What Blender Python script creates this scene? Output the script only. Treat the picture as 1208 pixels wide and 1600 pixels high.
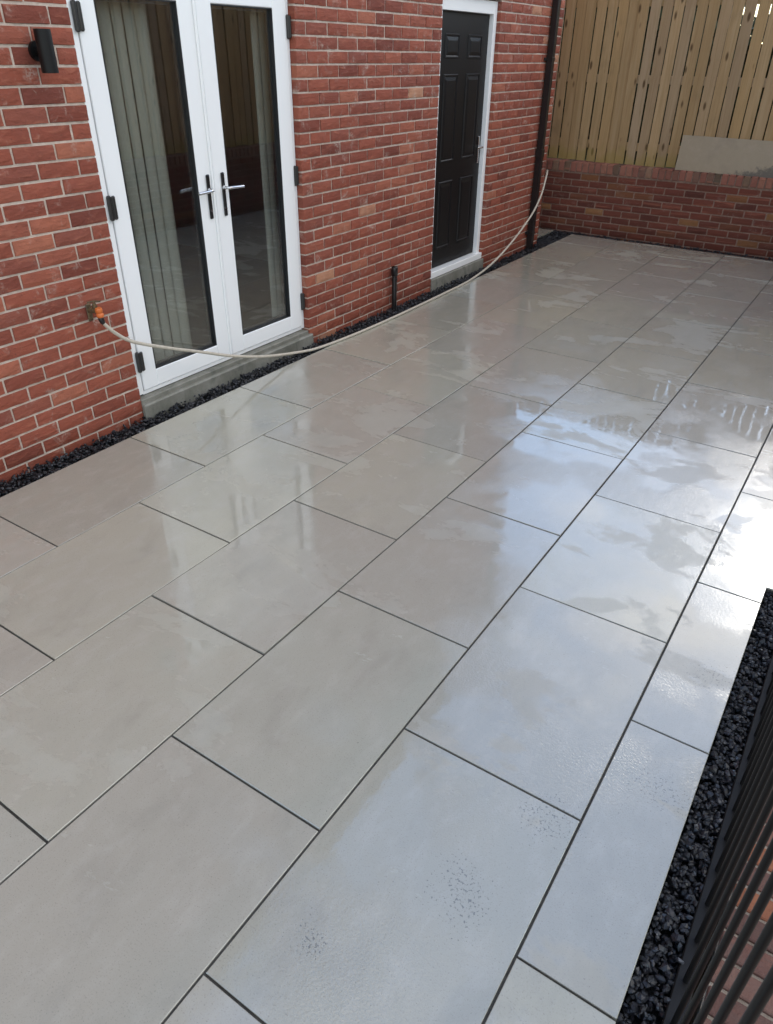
import bpy, bmesh, math, random
from mathutils import Vector, Matrix, noise
random.seed(7)
R = math.radians
scene = bpy.context.scene
for o in list(bpy.data.objects): bpy.data.objects.remove(o)
COL = scene.collection

# ------------------------------------------------------------------ camera
CAMP = Vector((3.2787, -0.3952, 1.8799))
RIGHT = Vector((0.83352, 0.55238, 0.01108)); FWD = Vector((-0.46083, 0.70616, -0.53757)); UP = Vector((-0.30477, 0.44297, 0.84315))
FPX = 1124.84
cd = bpy.data.cameras.new('camera'); cam = bpy.data.objects.new('camera', cd); COL.objects.link(cam)
cam.matrix_world = Matrix(((RIGHT.x, UP.x, -FWD.x, CAMP.x), (RIGHT.y, UP.y, -FWD.y, CAMP.y), (RIGHT.z, UP.z, -FWD.z, CAMP.z), (0, 0, 0, 1)))
cd.sensor_fit = 'VERTICAL'; cd.sensor_height = 24; cd.lens = FPX/1600*24
cd.clip_start = .02; cd.clip_end = 2000
cd.dof.use_dof = True; cd.dof.focus_distance = 3.4; cd.dof.aperture_fstop = 7.5
scene.camera = cam
scene.render.resolution_x = 773; scene.render.resolution_y = 1024

# ------------------------------------------------------------------ world, sun, exposure
SUN_EL, SUN_AZ = R(31.5), R(3.0)          # azimuth measured from +Y towards +X
w = bpy.data.worlds.new("World"); scene.world = w; w.use_nodes = True
nt = w.node_tree; nt.nodes.clear(); N = nt.nodes.new; L = nt.links.new
sky = N('ShaderNodeTexSky'); sky.sky_type = 'NISHITA'; sky.sun_disc = False
sky.sun_elevation = SUN_EL; sky.sun_rotation = SUN_AZ; sky.air_density = 1.25; sky.dust_density = .2; sky.ozone_density = 3.0
tc = N('ShaderNodeTexCoord'); mp = N('ShaderNodeMapping'); mp.inputs['Scale'].default_value = (1.5, 1.5, 3.2); mp.inputs['Location'].default_value = (4.698, 7.260, 8.644); mp.inputs['Rotation'].default_value = (0, 0, R(-30))
L(tc.outputs['Generated'], mp.inputs[0])
cn = N('ShaderNodeTexNoise'); cn.inputs['Scale'].default_value = .8; cn.inputs['Detail'].default_value = 6; cn.inputs['Roughness'].default_value = .58; L(mp.outputs[0], cn.inputs[0])
cr = N('ShaderNodeMapRange'); cr.interpolation_type = 'SMOOTHSTEP'; cr.inputs[1].default_value = .465; cr.inputs[2].default_value = .65; cr.inputs[4].default_value = .92; L(cn.outputs[0], cr.inputs[0])
cm = N('ShaderNodeMix'); cm.data_type = 'RGBA'; L(cr.outputs[0], cm.inputs[0]); L(sky.outputs[0], cm.inputs[6]); cm.inputs[7].default_value = (8.2, 7.7, 7.0, 1)
bg = N('ShaderNodeBackground'); bg.inputs[1].default_value = .14; L(cm.outputs[2], bg.inputs[0])
wo = N('ShaderNodeOutputWorld'); L(bg.outputs[0], wo.inputs[0])
sl = bpy.data.lights.new('sun', 'SUN'); sl.energy = .10; sl.angle = R(10); sl.color = (1, .95, .87)
so = bpy.data.objects.new('sun', sl); COL.objects.link(so)
sd = Vector((math.sin(SUN_AZ)*math.cos(SUN_EL), math.cos(SUN_AZ)*math.cos(SUN_EL), math.sin(SUN_EL)))
so.rotation_euler = sd.to_track_quat('Z', 'Y').to_euler(); so.location = (3, 30, 20)
vs = scene.view_settings; vs.view_transform = 'Standard'; vs.look = 'None'; vs.exposure = 1.38; vs.gamma = 1; vs.use_curve_mapping = False
scene.render.engine = 'CYCLES'; scene.cycles.max_bounces = 8; scene.cycles.transparent_max_bounces = 12

# ------------------------------------------------------------------ helpers
def tag(o, label=None, cat=None, group=None, kind=None):
    if label: o['label'] = label
    if cat: o['category'] = cat
    if group: o['group'] = group
    if kind: o['kind'] = kind
    return o
def empty(name, loc=(0, 0, 0), parent=None):
    o = bpy.data.objects.new(name, None); o.empty_display_size = .1; COL.objects.link(o); o.location = loc
    if parent: o.parent = parent
    return o
def link(name, me, parent=None, loc=(0, 0, 0), rot=(0, 0, 0), scale=(1, 1, 1)):
    o = bpy.data.objects.new(name, me); COL.objects.link(o)
    if parent: o.parent = parent
    o.location = loc; o.rotation_euler = rot; o.scale = scale
    return o
class MB:
    def __init__(s): s.v = []; s.f = []; s.sm = []
    def add(s, vs, fs, smooth=False):
        b = len(s.v); s.v += [tuple(v) for v in vs]; s.f += [tuple(b+i for i in f) for f in fs]; s.sm += [smooth]*len(fs); return s
    def box(s, x0, x1, y0, y1, z0, z1, bev=0.0):
        if bev <= 0:
            return s.add([(x0,y0,z0),(x1,y0,z0),(x1,y1,z0),(x0,y1,z0),(x0,y0,z1),(x1,y0,z1),(x1,y1,z1),(x0,y1,z1)],
                  [(3,2,1,0),(4,5,6,7),(0,1,5,4),(1,2,6,5),(2,3,7,6),(3,0,4,7)])
        bm = bmesh.new(); bmesh.ops.create_cube(bm, size=1)
        for v in bm.verts: v.co = Vector(((x0+x1)/2+v.co.x*(x1-x0), (y0+y1)/2+v.co.y*(y1-y0), (z0+z1)/2+v.co.z*(z1-z0)))
        bmesh.ops.bevel(bm, geom=bm.edges[:], offset=bev, segments=1, affect='EDGES', clamp_overlap=True)
        bm.verts.index_update(); s.add([v.co[:] for v in bm.verts], [[v.index for v in f.verts] for f in bm.faces]); bm.free(); return s
    def tube(s, pts, r, n=12, cap=True):
        pts = [Vector(p) for p in pts]; rs = r if isinstance(r, (list, tuple)) else [r]*len(pts)
        t0 = (pts[1]-pts[0]).normalized(); u = t0.orthogonal().normalized(); V = []
        for i, p in enumerate(pts):
            t = (pts[min(i+1, len(pts)-1)]-pts[max(i-1, 0)]).normalized()
            u = (u-t*u.dot(t)).normalized(); k = t.cross(u)
            V += [p+(u*math.cos(a)+k*math.sin(a))*rs[i] for a in [2*math.pi*j/n for j in range(n)]]
        F = [(i*n+j, i*n+(j+1) % n, (i+1)*n+(j+1) % n, (i+1)*n+j) for i in range(len(pts)-1) for j in range(n)]
        s.add(V, F, True)
        if cap:
            m = len(pts)-1
            s.add(V[:n], [tuple(reversed(range(n)))]); s.add(V[m*n:], [tuple(range(n))])
        return s
    def mesh(s, name, mat):
        me = bpy.data.meshes.new(name); me.from_pydata(s.v, [], s.f); me.polygons.foreach_set('use_smooth', s.sm); me.update()
        if mat: me.materials.append(mat)
        return me
    def build(s, name, mat, parent=None, **k): return link(name, s.mesh(name, mat), parent, **k)
def spline(pts, k=8):
    pts = [Vector(p) for p in pts]; q = [pts[0]*2-pts[1]]+pts+[pts[-1]*2-pts[-2]]; out = []
    for i in range(1, len(q)-2):
        a, b, c, d = q[i-1:i+3]
        for j in range(k):
            t = j/k; out.append(.5*((2*b)+(c-a)*t+(2*a-5*b+4*c-d)*t*t+(3*b-a-3*c+d)*t**3))
    return out+[pts[-1]]
def project(p):
    d = Vector(p)-CAMP; z = d.dot(FWD)
    if z <= .05: return None
    return (604+FPX*d.dot(RIGHT)/z, 800-FPX*d.dot(UP)/z, z)

# ------------------------------------------------------------------ materials
class NT:
    def __init__(s, name):
        s.m = bpy.data.materials.new(name); s.m.use_nodes = True; s.t = s.m.node_tree
        s.b = s.t.nodes['Principled BSDF']; s.out = s.t.nodes['Material Output']
    def n(s, typ, **k):
        x = s.t.nodes.new(typ)
        for a, v in k.items(): setattr(x, a, v)
        return x
    def l(s, a, b): s.t.links.new(a, b)
    def pos(s): return s.n('ShaderNodeNewGeometry').outputs['Position']
    def obj(s): return s.n('ShaderNodeTexCoord').outputs['Object']
    def rnd(s, island=False): return s.n('ShaderNodeNewGeometry').outputs['Random Per Island'] if island else s.n('ShaderNodeObjectInfo').outputs['Random']
    def map(s, vec, scale=(1, 1, 1), off=None):
        m = s.n('ShaderNodeMapping'); s.l(vec, m.inputs[0]); m.inputs['Scale'].default_value = scale
        if off is not None: s.l(off, m.inputs['Location'])
        return m.outputs[0]
    def noise(s, vec, scale, detail=3, rough=.5, dist=0):
        x = s.n('ShaderNodeTexNoise'); s.l(vec, x.inputs['Vector']); x.inputs['Scale'].default_value = scale; x.inputs['Detail'].default_value = detail
        x.inputs['Roughness'].default_value = rough; x.inputs['Distortion'].default_value = dist; return x.outputs[0]
    def rng(s, v, a, b, c=0, d=1, smooth=True):
        x = s.n('ShaderNodeMapRange'); x.interpolation_type = 'SMOOTHSTEP' if smooth else 'LINEAR'
        s.l(v, x.inputs[0])
        for i, q in zip((1, 2, 3, 4), (a, b, c, d)): x.inputs[i].default_value = q
        return x.outputs[0]
    def math(s, op, a, b):
        x = s.n('ShaderNodeMath', operation=op)
        for i, q in enumerate((a, b)):
            if isinstance(q, (int, float)): x.inputs[i].default_value = q
            else: s.l(q, x.inputs[i])
        return x.outputs[0]
    def ramp(s, v, stops, interp='LINEAR'):
        x = s.n('ShaderNodeValToRGB'); x.color_ramp.interpolation = interp; e = x.color_ramp.elements
        while len(e) < len(stops): e.new(.5)
        for i, (p, c) in enumerate(stops): e[i].position = p; e[i].color = (*c, 1)
        s.l(v, x.inputs[0]); return x.outputs[0]
    def mix(s, f, a, b, mode='MIX'):
        x = s.n('ShaderNodeMix', data_type='RGBA', blend_type=mode)
        for i, q in ((0, f), (6, a), (7, b)):
            if isinstance(q, (int, float)): x.inputs[i].default_value = q
            elif isinstance(q, tuple): x.inputs[i].default_value = (*q, 1)
            else: s.l(q, x.inputs[i])
        return x.outputs[2]
    def set(s, **k):
        for a, v in k.items():
            i = s.b.inputs[a.replace('_', ' ')]
            if isinstance(v, (int, float)): i.default_value = v
            elif isinstance(v, tuple): i.default_value = (*v, 1)
            else: s.l(v, i)
        return s
    def bump(s, h, strength=.3, dist=.01, chain=None):
        x = s.n('ShaderNodeBump'); x.inputs['Strength'].default_value = strength; x.inputs['Distance'].default_value = dist; s.l(h, x.inputs['Height'])
        if chain is not None: s.l(chain, x.inputs['Normal'])
        return x.outputs[0]

def brick_mat(name, stops, island, smear=.75, lime=(.5, .40, .33), wet=0.0):
    t = NT(name); p = t.pos(); r = t.rnd(island)
    base = t.ramp(r, stops, 'LINEAR')
    off = t.n('ShaderNodeCombineXYZ'); s7 = t.math('MULTIPLY', r, 37.0); t.l(s7, off.inputs[0]); t.l(t.math('MULTIPLY', r, 91.0), off.inputs[2])
    q = t.map(p, (1, 1, 1), off.outputs[0])
    n1 = t.noise(q, 14, 5, .65); n2 = t.noise(t.map(q, (1, 7, 26)), 1.4, 4, .6, .4); n3 = t.noise(q, 90, 3, .6); n4 = t.noise(q, 9, 4, .6, .8)
    c = t.mix(t.rng(n1, .35, .7, 0, .55), base, t.mix(.5, base, (.16, .05, .035)))
    c = t.mix(t.rng(n2, .54, .72, 0, .42), c, (.42, .15, .09))
    c = t.mix(t.math('MULTIPLY', t.rng(n4, .55, .78, 0, smear), t.rng(n3, .35, .6)), c, lime)
    c = t.mix(t.rng(n3, .62, .75, 0, .5), c, (.07, .03, .025))
    zz = t.n('ShaderNodeSeparateXYZ'); t.l(p, zz.inputs[0])
    dm = t.rng(t.math('ADD', zz.outputs[2], t.math('MULTIPLY', t.noise(p, 3.5, 4), .22)), .10, .26, .55, 0)
    c = t.mix(dm, c, t.mix(1.0, c, (.62, .50, .40), 'MULTIPLY'))
    h = t.math('ADD', t.math('MULTIPLY', n3, .35), t.math('ADD', n2, t.math('MULTIPLY', n1, .8)))
    t.set(Base_Color=c, Roughness=.82, Normal=t.bump(h, .9, .008), Specular_IOR_Level=.35)
    return t.m
REDS = [(0, (.165, .042, .027)), (.12, (.235, .060, .036)), (.35, (.28, .073, .042)), (.55, (.305, .081, .047)), (.75, (.23, .066, .043)), (.92, (.34, .098, .056)), (.98, (.38, .13, .075)), (1, (.48, .24, .14))]
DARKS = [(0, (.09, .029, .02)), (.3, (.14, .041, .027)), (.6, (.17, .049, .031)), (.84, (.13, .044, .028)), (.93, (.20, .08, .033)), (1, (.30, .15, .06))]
PATHC = [(0, (.15, .09, .075)), (.25, (.2, .12, .1)), (.5, (.28, .15, .11)), (.75, (.2, .13, .11)), (.9, (.34, .14, .08)), (1, (.40, .17, .09))]
M_BRICK = brick_mat('house_brick', REDS, False); M_BRICK_I = brick_mat('house_brick_mass', REDS, True)
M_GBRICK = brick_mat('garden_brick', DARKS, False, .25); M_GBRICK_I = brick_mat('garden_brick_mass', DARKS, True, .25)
M_PBRICK = brick_mat('path_brick', PATHC, False, .25, (.3, .24, .2))
COPC = [(0, (.16, .10, .07)), (.2, (.24, .10, .07)), (.5, (.30, .12, .085)), (.75, (.34, .15, .10)), (.86, (.12, .09, .06)), (1, (.38, .22, .14))]
M_CBRICK = brick_mat('coping_brick', COPC, False, .4, (.36, .28, .2))

def rough_mat(name, c1, c2, scale, rough=.85, bump=.4, bd=.004, stretch=(1, 1, 1), spec=.3):
    t = NT(name); q = t.map(t.pos(), stretch); n1 = t.noise(q, scale, 6, .65); n2 = t.noise(q, scale*9, 3, .6)
    t.set(Base_Color=t.mix(t.rng(n1, .3, .7), c1, c2), Roughness=rough, Normal=t.bump(t.math('ADD', n1, n2), bump, bd), Specular_IOR_Level=spec)
    return t.m
M_MORTAR = rough_mat('mortar', (.50, .405, .33), (.65, .54, .45), 30, .95, .8)
M_GMORTAR = rough_mat('garden_mortar', (.20, .13, .10), (.32, .22, .17), 25, .95, .8)
M_PMORTAR = rough_mat('path_mortar', (.30, .24, .18), (.42, .35, .27), 25, .95, .8)
M_GROUT = rough_mat('slab_grout', (.045, .043, .039), (.085, .08, .07), 60, .8, .6)
M_DARKBED = rough_mat('black_bedding', (.004, .004, .004), (.010, .010, .010), 60, .9, .6)
M_SOIL = rough_mat('soil', (.05, .04, .03), (.10, .08, .05), 2, .95, .6, .03)
M_GRASS = rough_mat('rough_grass', (.04, .06, .02), (.09, .11, .04), 3, .95, .8, .05)
M_LEAF = rough_mat('light_blocker_leaves', (.015, .025, .008), (.045, .06, .02), 6, .6, .2)
M_WPVC = NT('white_upvc').set(Base_Color=(.90, .895, .88), Roughness=.22).m
M_GASKET = NT('black_gasket').set(Base_Color=(.012, .012, .013), Roughness=.5).m
M_SPACER = NT('glazing_spacer').set(Base_Color=(.05, .05, .055), Roughness=.35, Metallic=.4).m
M_BLACK = NT('black_metal').set(Base_Color=(.005, .0045, .0045), Roughness=.45, Specular_IOR_Level=.3).m
M_BPLASTIC = NT('black_plastic').set(Base_Color=(.014, .012, .012), Roughness=.3).m
M_HINGE = NT('dark_bronze_hinge').set(Base_Color=(.035, .032, .030), Roughness=.35, Metallic=.3).m
M_CHROME = NT('satin_chrome').set(Base_Color=(.62, .62, .63), Roughness=.16, Metallic=1.0).m
M_ROOM = rough_mat('room_plaster', (.30, .30, .29), (.36, .36, .345), 2, .9, .0)
M_RFLOOR = rough_mat('room_floor', (.07, .06, .05), (.10, .09, .08), 4, .6, .0)
M_ROOFT = rough_mat('roof_tiles', (.05, .045, .045), (.09, .08, .075), 8, .8, .5)
M_ORANGE = NT('orange_plastic').set(Base_Color=(.62, .15, .03), Roughness=.45).m
M_BRASS = rough_mat('weathered_brass', (.06, .045, .03), (.17, .11, .05), 60, .5, .3)
M_HOSE = rough_mat('beige_hose', (.46, .41, .33), (.56, .50, .41), 40, .45, .15, .002)

def conc():
    t = NT('damp_concrete'); p = t.pos(); n1 = t.noise(p, 5, 6, .65); n2 = t.noise(p, 60, 4, .6); n3 = t.noise(t.map(p, (1, 1, .35)), 9, 5, .6, .6)
    c = t.ramp(n1, [(.3, (.15, .145, .115)), (.5, (.22, .21, .175)), (.72, (.30, .29, .25))])
    c = t.mix(t.rng(n3, .52, .7, 0, .65), c, (.085, .085, .065))
    c = t.mix(t.rng(n2, .6, .72, 0, .5), c, (.07, .065, .055))
    t.set(Base_Color=c, Roughness=.6, Normal=t.bump(t.math('ADD', n2, n1), .5, .004)); return t.m
M_CONC = conc()

def slab_mat(name='wet_porcelain', leaning=False):
    t = NT(name); p = t.pos(); r = t.rnd()
    off = t.n('ShaderNodeCombineXYZ'); t.l(t.math('MULTIPLY', r, 23.0), off.inputs[0]); t.l(t.math('MULTIPLY', r, 57.0), off.inputs[1])
    q = t.map(p, (1, 1, 1), off.outputs[0])
    n1 = t.noise(q, 1.3, 5, .6, .15); n2 = t.noise(t.map(q, (1, .5, 1)), 14, 6, .66, .2); n3 = t.noise(q, 240, 2, .6)
    tone = t.ramp(r, [(0, (.40, .38, .295)), (.17, (.445, .425, .335)), (.34, (.37, .352, .29)), (.5, (.425, .395, .325)), (.66, (.38, .378, .315)), (.83, (.45, .425, .33)), (1, (.36, .345, .28))])
    c = t.mix(t.rng(n1, .3, .7, 0, .5), tone, (.385, .368, .30))
    c = t.mix(t.rng(n2, .45, .75, 0, .5), c, (.47, .445, .38)); c = t.mix(t.rng(t.noise(t.map(q, (1, .6, 1)), 4.5, 6, .65, .4), .5, .72, 0, .38), c, (.29, .28, .235))
    c = t.mix(t.rng(n3, .56, .75, 0, .5), c, (.17, .16, .14)); c = t.mix(t.rng(t.noise(q, 420, 2, .5), .55, .75, 0, .25), c, (.5, .48, .43))
    if leaning:
        z = t.n('ShaderNodeSeparateXYZ'); t.l(p, z.inputs[0])
        d = t.math('ADD', t.math('MULTIPLY', t.math('SUBTRACT', z.outputs[0], 1.86), .38), t.math('MULTIPLY', t.math('SUBTRACT', 0.86, z.outputs[2]), 1.4))
        d = t.math('ADD', d, t.math('MULTIPLY', t.math('SUBTRACT', t.noise(p, 16, 6, .7), .5), .5))
        c = t.mix(t.rng(d, -.03, .10, 0, .85), t.mix(1.0, c, (.82, .68, .57), 'MULTIPLY'), (.08, .065, .05))
        t.set(Base_Color=c, Roughness=.5, Normal=t.bump(n3, .1, .001)); return t.m
    # dirt freckles
    spots = [(3.25, 1.80, .24), (3.22, 1.24, .2), (2.87, .617, .22), (2.617, .309, .12), (2.98, .95, .2)]
    acc = None; wob = t.noise(p, 9, 4, .6)
    for x, y, rad in spots:
        dn = t.n('ShaderNodeVectorMath', operation='DISTANCE'); t.l(p, dn.inputs[0]); dn.inputs[1].default_value = (x, y, 0)
        m = t.rng(t.math('ADD', dn.outputs['Value'], t.math('MULTIPLY', t.math('SUBTRACT', wob, .5), .16)), 0, rad, 1, 0)
        acc = m if acc is None else t.math('MAXIMUM', acc, m)
    fr = t.noise(p, 125, 3, .6)
    cut = t.math('ADD', fr, t.math('MULTIPLY', acc, .197))
    few = t.rng(t.noise(p, 130, 2, .5), .72, .77, 0, .6)
    fm = t.math('MULTIPLY', t.rng(cut, .74, .80), t.rng(acc, .02, .2))
    c = t.mix(t.math('MULTIPLY', fm, .6), c, (.035, .033, .03)); c = t.mix(few, c, (.06, .055, .05))
    # water film: mirror where it pools, dull where the stone is only damp
    wv = t.math('ADD', t.noise(t.map(p, (1.0, 1.7, 1)), 1.5, 9, .64, .35), t.math('MULTIPLY', t.math('SUBTRACT', r, .5), .10))
    wet = t.rng(wv, .385, .43)
    c = t.mix(wet, t.mix(.02, c, (.55, .53, .5)), t.mix(.04, c, (.22, .20, .165)))
    rp = t.noise(p, 115, 3, .55); rp2 = t.noise(t.map(p, (1, 1, 1)), 34, 3, .6); rp3 = t.noise(p, 4.5, 2, .5)
    gr = t.rng(t.noise(p, 1.9, 3, .5), .46, .62)
    hcoat = t.math('ADD', t.math('MULTIPLY', t.math('MULTIPLY', rp, gr), 1.3), t.math('ADD', t.math('MULTIPLY', rp2, .10), t.math('MULTIPLY', rp3, .5)))
    nb = t.bump(t.math('ADD', n3, n2), .25, .0012)
    t.set(Base_Color=c, Roughness=t.rng(wet, 0, 1, .42, .26, False), Specular_IOR_Level=.5, Coat_Weight=t.rng(wet, 0, 1, .55, 1, False),
          Coat_Roughness=t.rng(wet, 0, 1, .15, .009, False), Normal=nb, Coat_Normal=t.bump(hcoat, .25, .006), Coat_IOR=1.72)
    return t.m
M_SLAB = slab_mat(); M_LSLAB = slab_mat('dry_porcelain', True)

def stone_mat():
    t = NT('black_slate_chippings'); r = t.rnd(True)
    t.set(Base_Color=t.ramp(r, [(0, (.005, .005, .0065)), (.6, (.011, .011, .0135)), (.93, (.022, .022, .026)), (1, (.06, .06, .065))]), Roughness=t.rng(r, 0, 1, .5, .28, False), Specular_IOR_Level=.5)
    return t.m
M_STONE = stone_mat()

def wood():
    t = NT('treated_softwood'); o = t.obj(); r = t.rnd(); p = t.pos()
    off = t.n('ShaderNodeCombineXYZ')
    for i, k in enumerate((19.0, 43.0, 71.0)): t.l(t.math('MULTIPLY', r, k), off.inputs[i])
    q = t.map(o, (1, 1, 1), off.outputs[0])
    g = t.noise(t.map(q, (55, 30, 1.6)), 1, 5, .6, 1.2); g2 = t.noise(t.map(q, (14, 8, .8)), 1, 4, .55, .8); b = t.noise(t.map(q, (6, 6, 2.2)), 1, 4, .6)
    base = t.ramp(r, [(0, (.44, .285, .135)), (.35, (.36, .235, .115)), (.65, (.48, .32, .165)), (.85, (.34, .235, .14)), (1, (.44, .32, .20))])
    c = t.mix(t.rng(g, .4, .7, 0, .45), base, (.25, .165, .075)); c = t.mix(t.rng(g2, .48, .7, 0, .4), c, (.50, .36, .205))
    c = t.mix(t.rng(b, .56, .74, 0, .5), c, (.24, .165, .085))
    v = t.n('ShaderNodeTexVoronoi'); t.l(t.map(q, (9, 5, 3.2)), v.inputs['Vector']); v.inputs['Scale'].default_value = 1; v.inputs['Randomness'].default_value = 1
    kn = t.rng(v.outputs['Distance'], .08, .19, .9, 0); c = t.mix(kn, c, (.09, .05, .022))
    sx = t.n('ShaderNodeSeparateXYZ'); t.l(p, sx.inputs[0])
    gm = t.math('MULTIPLY', t.rng(t.math('ADD', sx.outputs[2], t.math('MULTIPLY', t.noise(p, 7, 3), .35)), 1.0, 1.15, 1, 0), .55)
    c = t.mix(gm, c, (.30, .23, .06))
    t.set(Base_Color=c, Roughness=.8, Normal=t.bump(g, .4, .003), Specular_IOR_Level=.25); return t.m
M_WOOD = wood()

def grain_door():
    t = NT('black_grained_door'); o = t.pos(); g = t.noise(t.map(o, (1, 60, 2.5)), 1, 4, .6, 1.5)
    t.set(Base_Color=(.0055, .005, .0055), Roughness=.42, Specular_IOR_Level=.3, Normal=t.bump(g, .35, .002)); return t.m
M_BDOOR = grain_door()
def glass():
    t = NT('double_glazing'); tr = t.n('ShaderNodeBsdfTransparent'); tr.inputs[0].default_value = (.90, .92, .91, 1)
    gl = t.n('ShaderNodeBsdfGlossy'); gl.inputs['Roughness'].default_value = .0; gl.inputs[0].default_value = (1, 1, 1, 1)
    fr = t.n('ShaderNodeFresnel'); gb = t.n('ShaderNodeNewGeometry'); t.l(t.rng(gb.outputs['Backfacing'], 0, 1, 2.15, 1/2.15, False), fr.inputs[0])
    mx = t.n('ShaderNodeMixShader'); t.l(fr.outputs[0], mx.inputs[0]); t.l(tr.outputs[0], mx.inputs[1]); t.l(gl.outputs[0], mx.inputs[2]); t.l(mx.outputs[0], t.out.inputs[0]); return t.m
M_GLASS = glass()
def blind_mat():
    t = NT('grey_green_blind_fabric'); n = t.noise(t.map(t.obj(), (300, 300, 60)), 1, 2)
    t.set(Base_Color=t.mix(n, (.33, .325, .28), (.42, .415, .36)), Roughness=.9); return t.m
M_BLIND = blind_mat()

# ------------------------------------------------------------------ ground, patio
g = MB(); g.add([(-900, -900, -.14), (900, -900, -.14), (900, 900, -.14), (-900, 900, -.14)], [(0, 1, 2, 3)]); tag(g.build('ground', M_SOIL), kind='structure')
g = MB().box(-40, 60, 9.22, 120, -.13, .70); tag(g.build('garden_bank', M_GRASS), kind='structure')
WV = -.167                                 # outer face of the house wall
PV = .6119
patio = MB().box(.02, 3.302, -1.6, 8.745, -.10, -.0065).box(3.302, 3.655, 2.485, 8.745, -.10, -.0068).box(-1.3, -.29, 8.25, 8.86, -.10, -.0065).build('patio', M_GROUT); tag(patio, kind='structure')
def slab(poly, dz=0, tx=0, ty=0):
    """one paving slab from an outline, thickness 20 mm with a small arris"""
    cx = sum(p[0] for p in poly)/len(poly); cy = sum(p[1] for p in poly)/len(poly)
    bm = bmesh.new(); top = [bm.verts.new((x-cx, y-cy, 0)) for x, y in poly]; f = bm.faces.new(top)
    ex = bmesh.ops.extrude_face_region(bm, geom=[f]); nv = [v for v in ex['geom'] if isinstance(v, bmesh.types.BMVert)]
    for v in nv: v.co.z -= .02
    bmesh.ops.recalc_face_normals(bm, faces=bm.faces)
    te = [e for e in bm.edges if all(abs(v.co.z) < 1e-6 for v in e.verts)]
    bmesh.ops.bevel(bm, geom=te, offset=.0016, segments=1, affect='EDGES')
    me = bpy.data.meshes.new('paving_slab'); bm.to_mesh(me); bm.free(); me.materials.append(M_SLAB)
    link('paving_slab', me, patio, (cx, cy, dz), (tx, ty, 0))
OFF = [1.0, 1.456, 1.001, .551, 1.001, 1.458]; J = .0036
rs = random.Random(3)
for k in range(6):
    x0 = .012 if k == 0 else k*PV+J; x1 = (k+1)*PV-J
    for j in range(-3, 10):
        y0 = OFF[k]+j*.905+J; y1 = OFF[k]+(j+1)*.905-J
        y0 = max(y0, -1.55); y1 = min(y1, 8.76)
        if y1-y0 < .06: continue
        tl = (rs.uniform(-.0008, .0008), rs.gauss(0, .0016), rs.gauss(0, .0016))
        if k < 5: poly = [(x0, y0), (x1, y0), (x1, y1), (x0, y1)]
        elif y1 < 2.5: poly = [(x0, y0), (3.313, y0), (3.313, y1), (x0, y1)]
        elif y0 < 2.49: poly = [(x0, y0), (3.313, y0), (3.313, 2.49), (x1, 2.49), (x1, y1), (x0, y1)]
        else: poly = [(x0, y0), (x1, y0), (x1, y1), (x0, y1)]
        slab(poly, *tl)
slab([(-1.28, 8.26), (-.275, 8.26), (-.275, 8.85), (-1.28, 8.85)], 0, 0, 0)

def gravel(name, label, rects, n, seed, zlo=-.045, zhi=-.012, smin=.007, smax=.016):
    rr = random.Random(seed); areas = [(b-a)*(d-c) for a, b, c, d in rects]; mb = MB()
    ph = (1+5**.5)/2
    IV = [Vector(v).normalized() for v in ((-1,ph,0),(1,ph,0),(-1,-ph,0),(1,-ph,0),(0,-1,ph),(0,1,ph),(0,-1,-ph),(0,1,-ph),(ph,0,-1),(ph,0,1),(-ph,0,-1),(-ph,0,1))]
    IF = [(0,11,5),(0,5,1),(0,1,7),(0,7,10),(0,10,11),(1,5,9),(5,11,4),(11,10,2),(10,7,6),(7,1,8),(3,9,4),(3,4,2),(3,2,6),(3,6,8),(3,8,9),(4,9,5),(2,4,11),(6,2,10),(8,6,7),(9,8,1)]
    for (a, b, c, d), ar in zip(rects, areas):
        for _ in range(int(n*ar/sum(areas))):
            s = rr.uniform(smin, smax)*(1.25 if rr.random() < .12 else 1); S = Matrix.Diagonal((s*rr.uniform(.8, 1.5), s*rr.uniform(.6, 1.1), s*rr.uniform(.4, .8)))
            E = Matrix.Rotation(rr.uniform(0, 6.3), 3, 'Z') @ Matrix.Rotation(rr.gauss(0, .5), 3, 'X') @ Matrix.Rotation(rr.gauss(0, .5), 3, 'Y')
            o = Vector((rr.uniform(a, b), rr.uniform(c, d), rr.uniform(zlo, zhi)))
            mb.add([o+E @ (S @ (v*rr.uniform(.72, 1.12))) for v in IV], IF)
    o = mb.build(name, M_STONE); tag(o, label, 'gravel', kind='stuff'); return o
bed = MB().box(WV-.06, .03, -1.6, 8.9, -.13, -.048).box(.03, 3.66, 8.74, 8.97, -.13, -.0485).box(3.29, 3.43, -1.6, 2.49, -.13, -.049).box(3.65, 3.83, 2.49, 8.75, -.13, -.0495).box(-1.3, -.12, 8.1, 8.97, -.13, -.0495)
tag(bed.build('gravel_bed', M_DARKBED), kind='structure')
gravel('gravel', 'black slate chippings in the strip between house wall and paving', [(WV, .006, .2, 8.95), (-.27, WV, 8.13, 8.94)], 8000, 1, -.045, -.012, .006, .0135)
gravel('gravel', 'black slate chippings along the foot of the low back wall under the fence', [(.006, 3.65, 8.765, 8.95), (-1.0, -.27, 8.86, 8.95)], 2600, 2)
gravel('gravel', 'black slate chippings beside the black railing at right', [(3.318, 3.402, -.4, 2.485)], 3000, 5, -.045, -.010, .006, .014)

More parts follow.
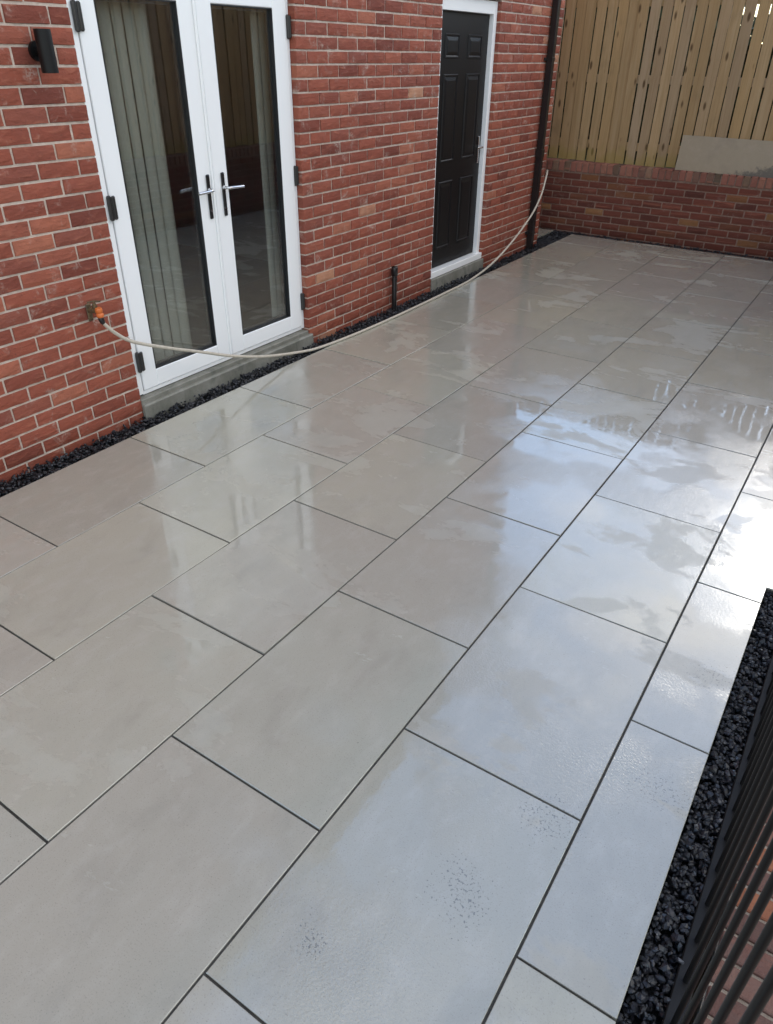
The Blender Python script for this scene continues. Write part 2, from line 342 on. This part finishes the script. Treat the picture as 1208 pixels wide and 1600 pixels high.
# ------------------------------------------------------------------ bricks
def brick_variant(i, L=.215, D=.1025, H=.067, mat=M_BRICK, flat=False):
    """front face at y=0 looking towards -y, body behind it; ragged sand-creased front edges"""
    rr = random.Random(100+i); nx, nz = 5, 3; V = []; F = []
    for a in range(nz+1):
        for b in range(nx+1):
            x = -L/2+L*b/nx; z = -H/2+H*a/nz; e = (a in (0, nz)) or (b in (0, nx))
            y = rr.uniform(-.0016, .0016)
            if e:
                x += rr.uniform(-.0014, .0014) if b not in (0, nx) else (rr.uniform(0, .0035) if b == 0 else -rr.uniform(0, .0035))
                z += rr.uniform(-.0014, .0014) if a not in (0, nz) else (rr.uniform(0, .0035) if a == 0 else -rr.uniform(0, .0035))
                y += .0025
            V.append((x, y, z))
    W = nx+1
    for a in range(nz):
        for b in range(nx): F.append((a*W+b, a*W+b+1, (a+1)*W+b+1, (a+1)*W+b))
    ring = [(0, b) for b in range(nx)]+[(a, nx) for a in range(nz)]+[(nz, b) for b in range(nx, 0, -1)]+[(a, 0) for a in range(nz, 0, -1)]
    n0 = len(V); cor = [(-L/2, .008, -H/2), (L/2, .008, -H/2), (L/2, .008, H/2), (-L/2, .008, H/2)]; bk = [(x, D, z) for x, _, z in cor]
    V += cor+bk
    segs = [[0, nx], [nx, nx+nz], [nx+nz, 2*nx+nz], [2*nx+nz, 2*nx+2*nz]]
    for s, (i0, i1) in enumerate(segs):
        idx = [ring[k % len(ring)] for k in range(i0, i1+1)]
        F.append(tuple([n0+s]+[n0+(s+1) % 4]+[a*W+b for a, b in reversed(idx)]))
        F.append((n0+(s+1) % 4, n0+s, n0+4+s, n0+4+(s+1) % 4))
    F.append((n0+7, n0+6, n0+5, n0+4))
    m = MB(); m.add(V, F); return m
VARS = [brick_variant(i) for i in range(6)]
BR = {}
def brick_mesh(i, mat):
    k = (i, mat.name)
    if k not in BR: BR[k] = VARS[i].mesh('brick', mat)
    return BR[k]
rb = random.Random(11)
def place_bricks(items, parent, mat, mat_i, limit, M, keep=None):
    """items: (along, z, length, height, depth_jitter). M maps wall space (x along, y into wall, z up) to world"""
    sc = []
    for it in items:
        p = project(M @ Vector((it[0], 0, it[1])))
        vis = p and -15 < p[0] < 1223 and -15 < p[1] < 1615
        sc.append((it[2]*it[3]/p[2]**2 if vis else 0, it))
    sc.sort(key=lambda s: -s[0])
    rest = MB(); nb = 0
    for a, (x, z, ln, h) in [(s[0], s[1]) for s in sc]:
        i = rb.randrange(6); sx = ln/.215; sz = h/.067; d = rb.gauss(0, .0012); tw = rb.gauss(0, .006); tz = rb.gauss(0, .004)
        X = M @ Matrix.Translation((x, d, z)) @ Matrix.Rotation(tw, 4, 'Y') @ Matrix.Rotation(tz, 4, 'Z') @ Matrix.Diagonal((sx, 1, sz, 1))
        if a > 0 and nb < limit:
            o = link('brick', brick_mesh(i, mat), parent); o.matrix_world = X; o.matrix_parent_inverse = Matrix.Identity(4); nb += 1
        else:
            rest.add([X @ Vector(v) for v in VARS[i].v], VARS[i].f)
    if rest.f:
        o = rest.build('brickwork', mat_i, parent); o['kind'] = 'stuff'
    return nb

# ------------------------------------------------------------------ house
Z0, PZ, BH, JT, PU = .0954, .078, .067, .0105, .2255
house = empty('house', (WV, 3.0, 0)); tag(house, 'red brick house with white glazed double doors and a black panelled door', 'house')
D1 = (2.158, 3.777); D2 = (5.600, 6.645); UC = 8.10; UL = -2.6; OT = 28; ZT = Z0+OT*PZ; NTOP = 68; ZE = Z0+NTOP*PZ
IH = house.matrix_basis.inverted()
def hpart(mb, name, mat, parent=house):
    o = mb.build(name, mat, parent); return o
house_off = Vector(house.location)
def hloc(o):          # parts are modelled in world coordinates
    o.matrix_parent_inverse = Matrix.Translation(-house_off); return o
MF = WV-.008           # mortar face
wall = MB()
for a, b in ((UL, D1[0]-.004), (D1[1]+.004, D2[0]-.004), (D2[1]+.004, UC-.006)): wall.box(MF-.10, MF, a, b, -.13, ZT+.004)
wall.box(MF-.10, MF, UL, UC-.006, ZT+.004, ZE)
wall = hloc(hpart(wall, 'wall', M_MORTAR))
MW = Matrix(((0, -1, 0, WV), (1, 0, 0, 0), (0, 0, 1, 0), (0, 0, 0, 1)))      # x along +Y, y into wall (-X)
items = []
def run(a, b, z, start_full, frm):
    """bricks between a and b in one course, set out from the left ('l') or right ('r') end"""
    x = 0; out = []; Lg = b-a; first = .215 if start_full else .1025
    while x < Lg-.02:
        ln = first if x == 0 else .215
        ln = min(ln, Lg-x)
        if Lg-x-ln < .03: ln = Lg-x
        if ln > .025: out.append((x+ln/2, ln))
        x += ln+JT
    for c, ln in out: items.append(((a+c) if frm == 'l' else (b-c), z, ln, BH))
for n in range(-2, NTOP):
    z = Z0+n*PZ+PZ/2; full = n % 2 == 1
    if n < OT:
        run(UL, D1[0], z, full, 'r'); run(D1[1], D2[0], z, full, 'l'); run(D2[1], UC, z, full, 'l')
    else: run(UL, UC, z, full, 'r')
for o in (wall,): pass
place_bricks(items, wall, M_BRICK, M_BRICK_I, 300, MW)
# side return, back shell and roof, out of the frame but part of the same house
sh = MB().box(-7.5, MF-.10, UC-.115, UC-.012, -.13, ZE).box(-7.5, -7.4, UL, UC-.115, -.13, ZE).box(-7.4, MF-.10, UL, UL+.1, -.13, ZE)
sh = hloc(hpart(sh, 'side_wall', M_MORTAR)); items = []
for n in range(-2, NTOP):
    run(WV-3.3, WV-(.108 if n % 2 else .222), Z0+n*PZ+PZ/2, False, 'r')
MS = Matrix(((1, 0, 0, 0), (0, -1, 0, UC-.002), (0, 0, 1, 0), (0, 0, 0, 1)))
place_bricks(items, sh, M_BRICK, M_BRICK_I, 0, MS)
rf = MB(); e0 = WV+.36
rf.add([(e0, UL-.2, ZE+.02), (e0, UC+.25, ZE+.02), (-3.8, UC+.25, ZE+2.3), (-3.8, UL-.2, ZE+2.3), (-8.0, UL-.2, ZE+.02), (-8.0, UC+.25, ZE+.02),
        (e0, UL-.2, ZE-.05), (e0, UC+.25, ZE-.05), (-3.8, UC+.25, ZE+2.2), (-3.8, UL-.2, ZE+2.2), (-8.0, UL-.2, ZE-.05), (-8.0, UC+.25, ZE-.05)],
       [(0, 1, 2, 3), (3, 2, 5, 4), (9, 8, 7, 6), (10, 11, 8, 9), (0, 6, 7, 1), (4, 5, 11, 10), (1, 7, 8, 2), (2, 8, 11, 5), (3, 9, 6, 0), (4, 10, 9, 3)])
hloc(hpart(rf, 'roof', M_ROOFT)); hloc(hpart(MB().box(WV+.002, e0-.02, UL, UC, ZE-.07, ZE-.052), 'soffit', M_WPVC))
gt = MB().tube([(e0+.05, UL-.2, ZE-.04), (e0+.05, UC+.25, ZE-.04)], .055, 12); hloc(hpart(gt, 'gutter', M_BPLASTIC))
# dark room behind the glazed doors
rm = MB(); x0, x1, y0, y1, zb, zt = -4.4, MF-.10, .8, 5.3, .06, 2.5
rm.add([(x0, y0, zb), (x1, y0, zb), (x1, y1, zb), (x0, y1, zb), (x0, y0, zt), (x1, y0, zt), (x1, y1, zt), (x0, y1, zt)], [(4, 7, 6, 5), (0, 4, 5, 1), (2, 6, 7, 3), (0, 3, 7, 4)])
hloc(hpart(rm, 'room', M_ROOM)); hloc(hpart(MB().box(x0, x1, y0, y1, zb-.1, zb-.002), 'room_floor', M_RFLOOR))

# ---- concrete steps under the doors
st = MB().box(WV-.20, WV-.006, D1[0]+.004, 3.772, -.13, .088, .004).box(WV-.03, WV+.022, D1[0]+.002, 3.80, -.13, .062, .008)
hloc(hpart(st, 'door_step', M_CONC))
st = MB().box(WV-.20, WV+.008, D2[0]+.004, D2[1]+.03, -.13, .078, .005); hloc(hpart(st, 'door_step', M_CONC))

# ---- glazed double doors (v = front of the frame)
FV = -.215; zt = ZT-.004; zb = .10
fr = MB()
fr.box(FV-.07, FV, 2.166, 2.222, zb, zt, .003).box(FV-.07, FV, 3.752, 3.774, zb, zt, .003).box(FV-.0705, FV-.0005, 2.222, 3.752, zt-.055, zt, .003).box(FV-.07, FV-.006, 2.222, 3.752, .092, .118, .003)
fr.box(FV-.02, FV+.034, 2.160, 2.1675, zb+.02, zt, .002)
fd = hloc(hpart(fr, 'french_doors', M_WPVC)); tag(fd, 'white double doors with clear glass')
def sub(mb, name, mat, parent):
    o = mb.build(name, mat, parent); return o
for a, b, ga, gb in ((2.228, 2.984, 2.338, 2.862), (2.992, 3.746, 3.110, 3.622)):
    lf = MB(); LV = FV+.006; z0, z1, g0, g1 = .122, zt-.062, .226, 2.100
    lf.box(LV-.06, LV, a, ga, z0, z1, .004).box(LV-.06, LV, gb, b, z0, z1, .004).box(LV-.0603, LV-.0004, ga-.002, gb+.002, z0, g0, .004).box(LV-.0603, LV-.0004, ga-.002, gb+.002, g1, z1, .004)
    # bead sloping back to the glass
    bd = .016; dv = .014
    P = [(LV-.001, ga, g0), (LV-.001, gb, g0), (LV-.001, gb, g1), (LV-.001, ga, g1), (LV-dv, ga+bd, g0+bd), (LV-dv, gb-bd, g0+bd), (LV-dv, gb-bd, g1-bd), (LV-dv, ga+bd, g1-bd)]
    sub(lf, 'door_leaf', M_WPVC, fd)
    gk = MB(); k = .006
    for (u0, u1, w0, w1) in ((ga, ga+k, g0, g1), (gb-k, gb, g0, g1), (ga+k, gb-k, g0, g0+k), (ga+k, gb-k, g1-k, g1)): gk.box(LV-.03, LV-.004, u0, u1, w0, w1)
    sub(gk, 'gasket', M_GASKET, fd)
    sp = MB(); k2 = .020
    for (u0, u1, w0, w1) in ((ga+.001, ga+k2, g0, g1), (gb-k2, gb-.001, g0, g1), (ga+k2, gb-k2, g0+.001, g0+k2), (ga+k2, gb-k2, g1-k2, g1-.001)): sp.box(LV-.052, LV-.034, u0, u1, w0, w1)
    sub(sp, 'spacer_bar', M_SPACER, fd)
    sub(MB().box(LV-.028, LV-.0235, ga+.002, gb-.002, g0+.002, g1-.002), 'glass_pane', M_GLASS, fd)
LV = FV+.006
sub(MB().box(LV+.0005, LV+.010, 2.966, 2.9825, .13, zt-.07, .003), 'meeting_bead', M_WPVC, fd)
for u, s in ((2.937, -1), (3.061, 1)):
    sub(MB().box(LV+.0005, LV+.010, u-.0145, u+.0145, 1.008, 1.257, .005), 'handle_plate', M_BPLASTIC, fd)
    hd = MB(); h = 1.172
    hd.tube(spline([(LV+.008, u, h), (LV+.03, u, h), (LV+.046, u+s*.008, h), (LV+.052, u+s*.03, h), (LV+.053, u+s*.08, h-.002), (LV+.051, u+s*.128, h-.004)], 6), .0085, 14)
    hd.tube([(LV+.009, u, h), (LV+.016, u, h)], .0135, 16)
    sub(hd, 'lever_handle', M_CHROME, fd)
    sub(MB().tube([(LV+.009, u, 1.055), (LV+.0125, u, 1.055)], .0085, 14), 'lock_cylinder', M_CHROME, fd)
for u0, u1 in ((2.202, 2.252), (3.738, 3.775)):
    for zc in (2.010, 1.166, .307):
        hb = MB().box(LV+.001, LV+.016, (u0+u1)/2-.001, u1, zc-.060, zc+.060, .007).box(LV-.004, LV+.018, u0, (u0+u1)/2-.002, zc-.063, zc+.063, .006)
        sub(hb, 'hinge', M_HINGE, fd)

# ---- vertical blinds inside the room, drawn back to the sides
def blind(name, label, us, ang, v, z1=2.12):
    t = empty(name, (v, us[0], .12)); tag(t, label, 'blind')
    me = None
    for u in us:
        m = MB(); n = 5; W = .089
        pts = [(-W/2+W*i/n, .017*math.sin(math.pi*i/n)) for i in range(n+1)]
        vv = [(b, a, z) for z in (0, z1-.14) for a, b in pts]+[(b-.0012, a, z) for z in (0, z1-.14) for a, b in pts]
        k = n+1; ff = [(i, i+1, k+i+1, k+i) for i in range(n)]+[(2*k+i+1, 2*k+i, 3*k+i, 3*k+i+1) for i in range(n)]+[(0, k, 3*k, 2*k), (n+k, n, 2*k+n, 3*k+n)]
        if me is None: me = m.add(vv, ff, True).mesh('slat', M_BLIND)
        link('slat', me, t, (0, u-us[0], 0), (0, 0, ang+random.uniform(-.16, .16)))
    MB().box(-.02, .02, -.05, us[-1]-us[0]+.05, z1-.135, z1-.095, .003).build('headrail', M_WPVC, t)
    return t
blind('vertical_blind', 'grey green vertical blind gathered behind the left glass pane', [2.27+i*.078 for i in range(7)], R(13), -.36)
blind('vertical_blind', 'grey green vertical blind stacked at far right behind the right glass pane', [3.62+i*.06 for i in range(4)], R(8), -.36)

# ---- black panelled door
BV = WV-.038; LB = BV-.040; bf = MB(); zt2 = ZT-.004
bf.box(BV-.075, BV, D2[0]+.004, 5.668, .10, zt2, .003).box(BV-.075, BV, 6.580, D2[1]-.004, .10, zt2, .003).box(BV-.0753, BV-.0003, 5.668, 6.580, 2.178, zt2, .003).box(BV-.08, BV+.030, D2[0]+.003, D2[1]+.004, .081, .140, .004)
bd_ = hloc(hpart(bf, 'back_door', M_WPVC)); tag(bd_, 'white frame holding a black six panel door')
sub(MB().box(LB-.044, LB, 5.671, 6.577, .146, 2.174, .002), 'door_leaf', M_BDOOR, bd_)
for u0, u1 in ((5.800, 6.040), (6.205, 6.450)):
    for z0, z1 in ((1.85, 2.02), (1.055, 1.73), (.31, .89)):
        m = MB(); w1, w2 = .018, .045
        # moulded frame then raised field
        def rect(k, v): return [(v, u0+k, z0+k), (v, u1-k, z0+k), (v, u1-k, z1-k), (v, u0+k, z1-k)]
        rings = [rect(-.004, LB-.0005), rect(.002, LB+.008), rect(w1*.6, LB+.0075), rect(w1, LB-.004+.0055), rect(w2, LB+.0065)]
        V = [p for r_ in rings for p in r_]; F = [(i*4+j, i*4+(j+1) % 4, (i+1)*4+(j+1) % 4, (i+1)*4+j) for i in range(4) for j in range(4)]+[(16, 17, 18, 19)]
        sub(m.add(V, F), 'panel', M_BDOOR, bd_)
sub(MB().box(LB+.0005, LB+.010, 6.512, 6.542, .99, 1.22, .004), 'handle_plate', M_CHROME, bd_)
sub(MB().tube(spline([(LB+.008, 6.527, 1.13), (LB+.04, 6.527, 1.13), (LB+.052, 6.515, 1.13), (LB+.053, 6.42, 1.128)], 5), .009, 12), 'lever_handle', M_CHROME, bd_)

# ------------------------------------------------------------------ things fixed to the house
t = empty('wall_light', (WV, 1.945, 1.87)); tag(t, 'black cylinder wall light fixed to the brick left of the glazed doors', 'wall light')
m = MB().tube([(.076, -.002, -.083), (.076, -.002, .083)], .036, 28); m.tube([(.076, -.002, -.0835), (.076, -.002, -.082)], .030, 20); m.build('lamp_housing', M_BLACK, t)
MB().tube([(.001, 0, 0), (.018, 0, 0)], .040, 28).build('mounting_plate', M_BLACK, t)
MB().tube([(.016, 0, 0), (.045, 0, 0)], .020, 16).build('arm', M_BLACK, t)

t = empty('downpipe', (-.128, 7.785, 0)); tag(t, 'black square downpipe running up the brick wall at the house corner', 'downpipe')
MB().box(-.0325, .0325, -.0325, .0325, -.05, ZE-.1, .006).build('pipe', M_BPLASTIC, t)
for z in (1.845, 4.1, .16):
    MB().box(-.038, .0352, -.036, .036, z-.016, z+.016, .003).box(-.038, -.028, -.085, .06, z-.014, z+.014, .002).build('bracket', M_BPLASTIC, t)
MB().box(-.037, .037, -.037, .037, .94, 1.02, .003).build('pipe_joint', M_BPLASTIC, t)
t = empty('waste_pipe', (-.128, 4.902, 0)); tag(t, 'short black waste pipe with an open collar standing between the two doors', 'pipe')
MB().tube([(0, 0, -.06), (0, 0, .27)], .0215, 20).build('pipe', M_BPLASTIC, t)
MB().tube([(0, 0, .268), (0, 0, .272), (0, 0, .335), (0, 0, .345), (0, 0, .345), (0, 0, .30)], [.022, .028, .028, .026, .020, .019], 20).build('collar', M_BPLASTIC, t)
MB().tube([(0, 0, .235), (0, 0, .25)], .026, 20).build('clip', M_BPLASTIC, t)

t = empty('garden_tap', (WV, 1.93, .69)); tag(t, 'weathered brass garden tap on the brick wall left of the glazed doors', 'tap')
MB().box(.001, .012, -.016, .016, -.05, .045, .006).tube([(.012, 0, .026), (.016, 0, .026)], .007, 8).tube([(.012, 0, -.034), (.016, 0, -.034)], .007, 8).build('wall_plate', M_BRASS, t)
MB().tube(spline([(.010, 0, .01), (.045, .003, .012), (.070, .006, .012), (.078, .008, .0), (.080, .009, -.02)], 5), [.013]*21, 14).tube([(.055, .004, .012), (.055, .004, .052)], .010, 12).tube([(.055, .004, .03), (.055, .004, .042)], .015, 6).build('body', M_BRASS, t)
MB().tube([(.055, .004, .05), (.055, .004, .062)], .006, 8).tube([(.035, -.022, .060), (.055, .004, .064), (.075, .032, .060)], [.004, .0055, .004], 8).build('handle', M_BRASS, t)

h0 = Vector((-.085, 1.942, .648))
pts = [h0, (-.083, 1.952, .632), (-.08, 2.010, .565), (-.075, 2.11, .49), (-.062, 2.34, .389), (-.05, 2.575, .298), (-.045, 2.83, .196), (-.04, 3.13, .103), (-.035, 3.48, .030), (-.005, 3.70, .0105),
       (.034, 4.134, .0105), (.046, 4.734, .0105), (.036, 5.483, .0105), (.015, 6.05, .0115), (-.005, 6.55, .066), (0, 6.962, .197), (.0, 7.297, .34), (0, 7.5, .452), (-.005, 7.66, .59), (-.015, 7.745, .71), (-.05, 7.86, .775), (-.12, 8.03, .785), (-.20, 8.16, .74), (-.27, 8.18, .60), (-.30, 8.17, .3), (-.33, 8.2, .02), (-.5, 8.3, .012)]
hose = MB().tube(spline(pts, 8), .0098, 12).build('garden_hose', M_HOSE); tag(hose, 'beige garden hose running from the tap along the gravel and round the house corner', 'hose')
MB().tube([(-.088, 1.938, .722), (-.088, 1.938, .716), (-.088, 1.938, .700), (-.0875, 1.938, .697), (-.0875, 1.938, .692), (-.087, 1.939, .689), (-.0865, 1.939, .676), (-.0865, 1.939, .671)], [.016, .019, .019, .016, .016, .020, .019, .015], 20).build('hose_connector', M_ORANGE, hose)
MB().tube([(-.0865, 1.939, .672), (-.086, 1.940, .664), (-.085, 1.944, .645), (-.0845, 1.948, .638)], [.013, .016, .014, .012], 16).build('connector_collar', M_BPLASTIC, hose)

# ------------------------------------------------------------------ low back wall with coping, fence above
BU = 8.95
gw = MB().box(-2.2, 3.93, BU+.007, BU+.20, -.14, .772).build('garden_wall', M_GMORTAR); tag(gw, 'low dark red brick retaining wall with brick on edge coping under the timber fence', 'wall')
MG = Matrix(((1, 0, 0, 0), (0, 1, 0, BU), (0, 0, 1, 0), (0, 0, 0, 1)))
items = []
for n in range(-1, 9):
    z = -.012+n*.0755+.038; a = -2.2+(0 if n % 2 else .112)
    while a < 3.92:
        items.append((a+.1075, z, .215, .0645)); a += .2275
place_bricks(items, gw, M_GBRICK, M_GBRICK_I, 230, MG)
x = -1.0; cp = [MB().add([(a*(1+random.uniform(-.02, .02)), b, c+(random.uniform(-.003, .003) if c > 0 else 0)) for a, b, c in MB().box(-.0325, .0325, 0, .215, -.05, .056, .005).v], MB().box(-.0325, .0325, 0, .215, -.05, .056, .005).f).mesh('coping_brick', M_CBRICK) for _ in range(5)]
while x < 3.9:
    link('coping_brick', random.choice(cp), gw, (x, BU-.008+random.gauss(0, .002), .732+random.gauss(0, .0015)), (0, random.gauss(0, .01), random.gauss(0, .008))); x += .0765

boards = []
for i in range(7):
    wd = .1055+random.uniform(-.004, .003); hgt = 1.86; dd = random.uniform(.000, .004)
    b = MB().add([(-wd/2, 0, 0), (wd/2, dd, 0), (wd/2, .018, 0), (-wd/2, .018, 0), (-wd/2+random.uniform(-.002, .002), 0, hgt), (wd/2+random.uniform(-.002, .002), dd, hgt), (wd/2, .018, hgt), (-wd/2, .018, hgt)], [(3, 2, 1, 0), (4, 5, 6, 7), (0, 1, 5, 4), (1, 2, 6, 5), (2, 3, 7, 6), (3, 0, 4, 7)])
    boards.append(b.mesh('board', M_WOOD))
def fence(label, M, n0, n1, p0, posts):
    f = empty('timber_fence'); f.matrix_world = M; tag(f, label, 'fence')
    rr = random.Random(n1+5)
    for i in range(n0, n1):
        link('board', rr.choice(boards), f, (p0+i*.1205+rr.gauss(0, .0035), rr.gauss(0, .003), .795+rr.uniform(-.006, .006)), (rr.gauss(0, .002), rr.gauss(0, .0022), rr.gauss(0, .012)))
    a, b = p0+n0*.1205-.06, p0+n1*.1205-.06
    for z in (.98, 1.66, 2.38): MB().box(a, b, .021, .058, z-.042, z+.042, .003).build('rail', M_WOOD, f)
    for x in posts: MB().box(x-.047, x+.047, .0585, .153, .3, 2.66, .004).build('post', M_WOOD, f)
    return f
fence('tall weathered timber board fence standing on the low brick back wall', Matrix.Translation((0, 9.075, 0)), -10, 38, -.61, (-1.7, .12, 1.92, 3.7))

hd = MB(); rh = random.Random(21)  # added dark leaf mass, keeps bright sky out of the back fence gaps
for _ in range(14000):
    x = rh.uniform(-3.2, 6.0); top = (3.1 if x < .9 else 2.3)+.22*noise.noise(Vector((x*1.7, 3.1, 0)))+.12*noise.noise(Vector((x*6, 1.1, 0)))
    o = Vector((x, rh.choice((10.45, 11.3))+rh.gauss(0, .12) if rh.random() < .7 else rh.uniform(10.5, 11.3), rh.uniform(.7, top))); a = Vector((rh.gauss(0, 1), rh.gauss(0, 1), rh.gauss(0, 1))).normalized()*.07; b = a.orthogonal().normalized()*.045
    hd.add([o-a, o+b, o+a, o-b], [(0, 1, 2, 3)])
hd.box(-3.1, .85, 10.62, 11.18, .6, 2.75).box(.85, 5.9, 10.6, 11.2, .6, 2.02)
hd2 = MB()  # second added leaf mass, unseen, stops bright fence streaks reflecting in the glass
for _ in range(5000):
    o = Vector((rh.choice((4.7, 5.4))+rh.gauss(0, .1), rh.uniform(2.6, 10), rh.uniform(-.1, 2.9))); a = Vector((rh.gauss(0, 1), rh.gauss(0, 1), rh.gauss(0, 1))).normalized()*.09; b = a.orthogonal().normalized()*.06
    hd2.add([o-a, o+b, o+a, o-b], [(0, 1, 2, 3)])
hd2.box(4.8, 5.3, 2.7, 9.9, -.14, 2.7); tag(hd2.build('light_blocker', M_LEAF), 'added unseen leaf mass blocking bright gaps in the side fence opposite the house', 'light_blocker')
hg = hd.build('light_blocker', M_LEAF); tag(hg, 'added dark leaf mass blocking sky light behind the gaps of the timber fence', 'light_blocker')
# leaning offcut of paving on the coping
ls = MB().box(0, 1.15, 0, .02, 0, .355, .0015).build('spare_slab', M_LSLAB, loc=(1.035, 8.985, .790), rot=(R(-9.5), R(.4), 0)); tag(ls, 'spare paving slab with muddy lower edge leaning on the timber fence', 'paving slab')

# right boundary wall and fence (seen from here only as reflections in the door glass)
MR = Matrix(((0, 1, 0, 3.80), (-1, 0, 0, 0), (0, 0, 1, 0), (0, 0, 0, 1)))
rw = MB().box(3.807, 4.0, 2.7, BU+.006, -.14, .772).build('garden_wall', M_GMORTAR); tag(rw, 'low brick side wall facing the house across the paving', 'wall')
items = []
for n in range(-1, 9):
    a = -8.93+(0 if n % 2 else .112)
    while a < -2.75: items.append((a+.1075, -.012+n*.0755+.038, .215, .0645)); a += .2275
place_bricks(items, rw, M_GBRICK, M_GBRICK_I, 0, MR)
cm_ = MB()
for i in range(80): cm_.box(3.79, 4.005, 2.72+i*.0765, 2.785+i*.0765, .69, .788, .004)
o = cm_.build('coping', M_CBRICK, rw); o['kind'] = 'stuff'
fence('tall timber board fence on the side wall facing the house', Matrix.Translation((3.925, 0, 0)) @ Matrix.Rotation(R(-90), 4, 'Z'), -75, -22, 0, (-8.9, -7.1, -5.3, -3.5, -2.72))

# ------------------------------------------------------------------ railing and brick path at the right
rl = empty('railing', (3.425, .6, 0)); tag(rl, 'black metal railing with upright round bars beside the slate chippings', 'railing')
MB().box(-.022, .022, -1.7, 1.86, -.034, -.004, .003).build('bottom_rail', M_BLACK, rl)
MB().box(-.022, .022, -1.7, 1.86, 1.36, 1.376, .003).build('top_rail', M_BLACK, rl)
bar = MB().tube([(0, 0, -.006), (0, 0, 1.365)], .0068, 14).mesh('bar', M_BLACK)
for i in range(32): link('bar', bar, rl, (0, -1.66+i*.112, 0))
for y in (-1.68, .86+.98): MB().box(-.02, .02, y-.02, y+.02, -.12, 1.42, .003).build('post', M_BLACK, rl)
pth = MB().box(3.472, 5.1, -1.6, 2.46, -.14, -.032).build('brick_path', M_PMORTAR); pth['kind'] = 'structure'
pb = [MB().box(-.1075, .1075, -.0325, .0325, -.06, 0, .004).mesh('brick', M_PBRICK) for _ in range(1)]
for r_ in range(36):
    for c_ in range(2 if r_ % 2 else 2):
        y = -.35+r_*.0775; x = 3.475+.1075+c_*.2255
        link('brick', pb[0], pth, (x+random.gauss(0, .001), y, -.022+random.gauss(0, .0012)), (0, 0, random.gauss(0, .006)))
